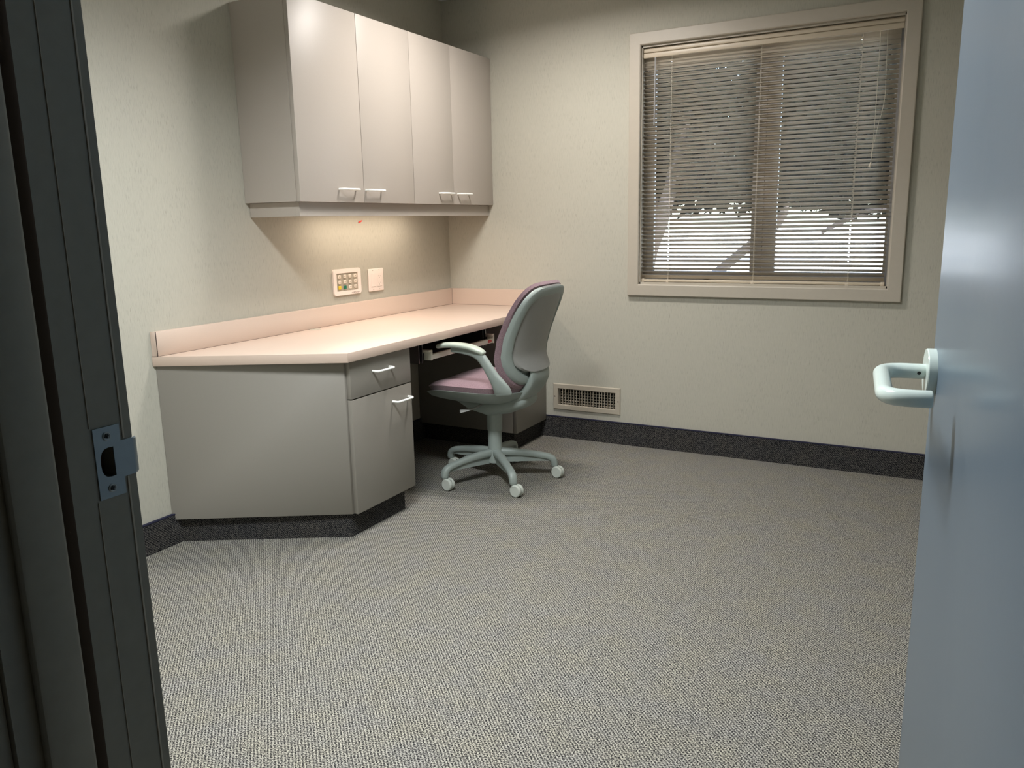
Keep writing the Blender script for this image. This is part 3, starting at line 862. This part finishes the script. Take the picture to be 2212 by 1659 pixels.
# five legs with twin-wheel casters
angs = [math.radians(a) for a in (-116.5, -44.5, 27.5, 99.5, 171.5)]
trail = Vector((.989, -.148, 0)); ax = Vector((-.148, -.989, 0))
for a in angs:
    d = Vector((math.cos(a), math.sin(a), 0)); sd = Vector((-d.y, d.x, 0))
    bm = bmesh.new()
    P_ = [(.028, .130, .022, .020), (.09, .128, .020, .018), (.16, .121, .0185, .016), (.225, .110, .018, .015), (.262, .101, .019, .015), (.281, .086, .019, .0165), (.287, .064, .018, .0165)]
    path = [tuple(d*r)[:2]+(z, w, h) for r, z, w, h in P_]
    loft(bm, smoothpath(path, 5), tuple(sd), 18, power=2.8)
    # lower rib of the leg
    t = bmesh.new(); 
    rib = [(.03, .128, .080), (.12, .122, .083), (.20, .112, .084), (.265, .100, .083)]
    v = []
    for r, zt, zb_ in rib:
        for s_, z_ in ((-.009, zt), (.009, zt), (.009, zb_), (-.009, zb_)): v.append(t.verts.new(d*r + sd*s_ + Vector((0, 0, z_))))
    for i in range(3):
        for k in range(4): t.faces.new((v[i*4+k], v[i*4+(k+1) % 4], v[i*4+4+(k+1) % 4], v[i*4+4+k]))
    t.faces.new(v[:4]); t.faces.new(v[-4:][::-1]); merge(bm, t)
    leg = cc('leg', bm, M_chair)
    tip = d*.286; wc = tip + trail*.020 + Vector((0, 0, .0285))
    bm = bmesh.new()
    for s_ in (-1, 1):
        Mx = axis(wc + ax*(s_*.0014), ax*s_)
        lathe(bm, [(.0001, 0), (.0272, 0), (.0285, .003), (.0285, .011), (.0275, .0145), (.0240, .0165), (.0232, .0155), (.0001, .0155)], 32, Mx)
    box(bm, -.004, .004, -.0032, .0032, -.012, .018, mi=0, M=Matrix.Translation(tip+Vector((0, 0, .048))) @ Matrix.Rotation(math.atan2(trail.y, trail.x), 4, 'Z'))
    Mh = Matrix.Translation(wc) @ Matrix.Rotation(math.atan2(trail.y, trail.x), 4, 'Z')
    box(bm, -.018, .018, -.0033, .0033, -.018, .022, mi=1, M=Mh)
    link('caster', bm, [M_wheel, M_black], leg, True, 30)

# ------------------------------------------------------------------ outside
M_ground = noisy('sunlit_concrete', lin(214, 212, 206), .04, 2, .9)
M_bark = noisy('bark', lin(48, 43, 40), .2, 20, .9)
M_leaf = noisy('leaves', lin(17, 18, 14), .12, 3, .9, spec=.05)
bm = bmesh.new(); box(bm, -60, 60, .15, 110, -.35, -.25)
struct('floor_outside', bm, M_ground, 'bright sunlit pavement outside the window')
def leaves(c, rad, n, size, rnd):
    bm = bmesh.new()
    for _ in range(n):
        while True:
            p = Vector([rnd.uniform(-1, 1) for _ in range(3)])
            if .25 < p.length < 1: break
        p = Vector((c[0]+p.x*rad[0], c[1]+p.y*rad[1], c[2]+p.z*rad[2]))
        a = Vector([rnd.gauss(0, 1) for _ in range(3)]).normalized(); b = a.orthogonal().normalized()
        s = size*rnd.uniform(.6, 1.3)
        vs = [bm.verts.new(p+a*s), bm.verts.new(p+b*s*.45), bm.verts.new(p-a*s), bm.verts.new(p-b*s*.45)]
        bm.faces.new(vs)
    return bm
def tree(loc, trunk, canopies, label, n=1500, size=.16):
    r = random.Random(hash(label) % 1000 if False else len(label)*7)
    t = empty('tree', loc); tag(t, label, 'tree', 'trees outside the window')
    bm = bmesh.new()
    for br_ in trunk: loft(bm, smoothpath([tuple(Vector(p[:3])-Vector(loc))+(p[3], p[3]) for p in br_], 5), None, 12)
    link('trunk', bm, M_bark, t)
    bm = bmesh.new()
    for c, rad in canopies: merge(bm, leaves(Vector(c)-Vector(loc), rad, int(1.4*n*rad[0]*rad[2]/2.0), size, r))
    link('foliage', bm, M_leaf, t, False)
G = -.26
tree((-1.95, 9, G), [[(-2.0, 9, G, .22), (-1.85, 9, .6, .16), (-1.62, 9, 1.2, .13), (-1.42, 9, 1.9, .11), (-1.2, 9, 3, .08)],
                    [(-1.62, 9, 1.25, .08), (-1.9, 9.1, 1.9, .06), (-2.3, 9.2, 2.6, .05)]],
     [((-2.0, 9.4, 2.95), (1.9, .9, 1.6)), ((-1.5, 9.4, 1.85), (1.5, .5, .55))], 'leaning tree seen through the left pane', 1500, .13)
tree((.0, 12.5, G), [[(-1.75, 12.5, -.05, .10), (-1.45, 12.5, .20, .10), (-.93, 12.5, .65, .09), (-.35, 12.5, 1.15, .085), (.1, 12.5, 2.2, .07)]],  # leaning trunk drawn along a slanting dark streak
     [((.0, 13, 3.2), (2.2, .9, 1.75)), ((-.7, 13, 1.9), (1.6, .5, .6))], 'slanting tree seen behind the window mullion', 1500, .14)
tree((2.4, 8, G), [[(3.3, 8, G, .16), (3.1, 8, .8, .12), (2.6, 8, 1.25, .09), (1.7, 8, 1.30, .05), (1.25, 8, 1.12, .035), (1.05, 8, 1.0, .02)],
                    [(2.9, 8, 1.1, .09), (2.6, 8, 2.2, .07)]],
     [((2.0, 8.0, 2.40), (1.45, .8, .85)), ((1.45, 8.2, 1.30), (.60, .3, .10)), ((1.3, 8.0, 1.75), (1.3, .5, .42))], 'tree with a drooping branch seen through the right pane', 1500, .11)
tree((-6.9, 20, G), [[(-6.9, 20, G, .25), (-6.6, 20, 3, .2)]], [((-6.3, 20, 4.8), (3.0, 1.5, 3.4))], 'broad tree farther off behind the left pane', 900, .25)
tree((1.1, 25, G), [[(1.1, 25, G, .2), (.9, 25, 3, .2)]], [((-.6, 25, 4.9), (3.6, 1.5, 3.6))], 'broad tree farther off behind the right pane', 900, .25)

# ------------------------------------------------------------------ lights
# two recessed ceiling lamps over the desk side of the room
M_lens = base('downlight_lens', (1, 1, 1, 1), .4, emit=(1, .93, .82, 1), es=3)
for i, (x_, y_, hx) in enumerate(((1.02, -.93, .26), (1.42, -2.70, .41))):
    t = empty('ceiling_light', (x_, y_, CEIL)); tag(t, ('short ceiling lamp near the wall cabinet', 'long ceiling lamp near the doorway')[i], 'ceiling light')
    bm = bmesh.new()
    plate(bm, rc(-hx-.03, hx+.03, -.14, .14), [rc(-hx, hx, -.11, .11)], -.012, -.0005); link('lamp_trim', bm, M_white, t, False)
    bm = bmesh.new(); box(bm, -hx, hx, -.11, .11, -.004, -.001); link('lamp_lens', bm, M_lens, t, False)
area('ceiling_lamp_near_cabinet', (1.02, -.93, CEIL-.014), .50, 29, (1, .945, .90), (0, 0, 0), .18, math.radians(160))
area('ceiling_lamp_near_door', (1.42, -2.70, CEIL-.014), .80, 54, (.965, 1, 1.02), (0, 0, 0), .20, math.radians(143))
area('hall_lamp', (1.4, YH-1.0, CEIL-.02), .5, 2.8, (.72, .86, 1))
sun = bpy.data.lights.new('sun', 'SUN'); sun.energy = 36; sun.angle = .01; sun.color = (1, .97, .9)
so = bpy.data.objects.new('sun', sun); COL.objects.link(so); so.rotation_euler = (math.radians(12), math.radians(48), 0); so.location = (0, 0, 8)
w = bpy.data.worlds.new('sky'); S.world = w; w.use_nodes = True
nt = w.node_tree; bg = nt.nodes['Background']; sky = nt.nodes.new('ShaderNodeTexSky')
sky.sky_type = 'NISHITA'; sky.sun_disc = False; sky.sun_elevation = math.radians(48); sky.sun_rotation = math.radians(180)
sky.air_density = 1; sky.dust_density = 2
nt.links.new(sky.outputs[0], bg.inputs[0]); bg.inputs[1].default_value = 1.8

# ------------------------------------------------------------------ camera
y, pi_, r = math.radians(28.5096), math.radians(11.4229), math.radians(-1.1546)
F = Vector((-math.sin(y)*math.cos(pi_), math.cos(y)*math.cos(pi_), -math.sin(pi_)))
R = Vector((math.cos(y), math.sin(y), 0)); U = R.cross(F)
R2 = R*math.cos(r)+U*math.sin(r); U2 = -R*math.sin(r)+U*math.cos(r)
cam = bpy.data.cameras.new('camera'); co = bpy.data.objects.new('camera', cam); COL.objects.link(co)
co.matrix_world = Matrix.Translation((2.6003, -4.0439, 1.2165)) @ Matrix((R2, U2, -F)).transposed().to_4x4()
cam.sensor_fit = 'HORIZONTAL'; cam.sensor_width = 36; cam.lens = 36*1720.75/2212
cam.clip_start = .02; cam.clip_end = 300
S.camera = co
S.view_settings.view_transform = 'Standard'; S.view_settings.look = 'None'
S.view_settings.exposure = 0; S.view_settings.gamma = 1; S.view_settings.use_curve_mapping = False
S.cycles.use_denoising = True
S.cycles.max_bounces = 10; S.cycles.diffuse_bounces = 6; S.cycles.transparent_max_bounces = 12
S.cycles.sample_clamp_indirect = 6; S.cycles.caustics_reflective = False; S.cycles.caustics_refractive = False
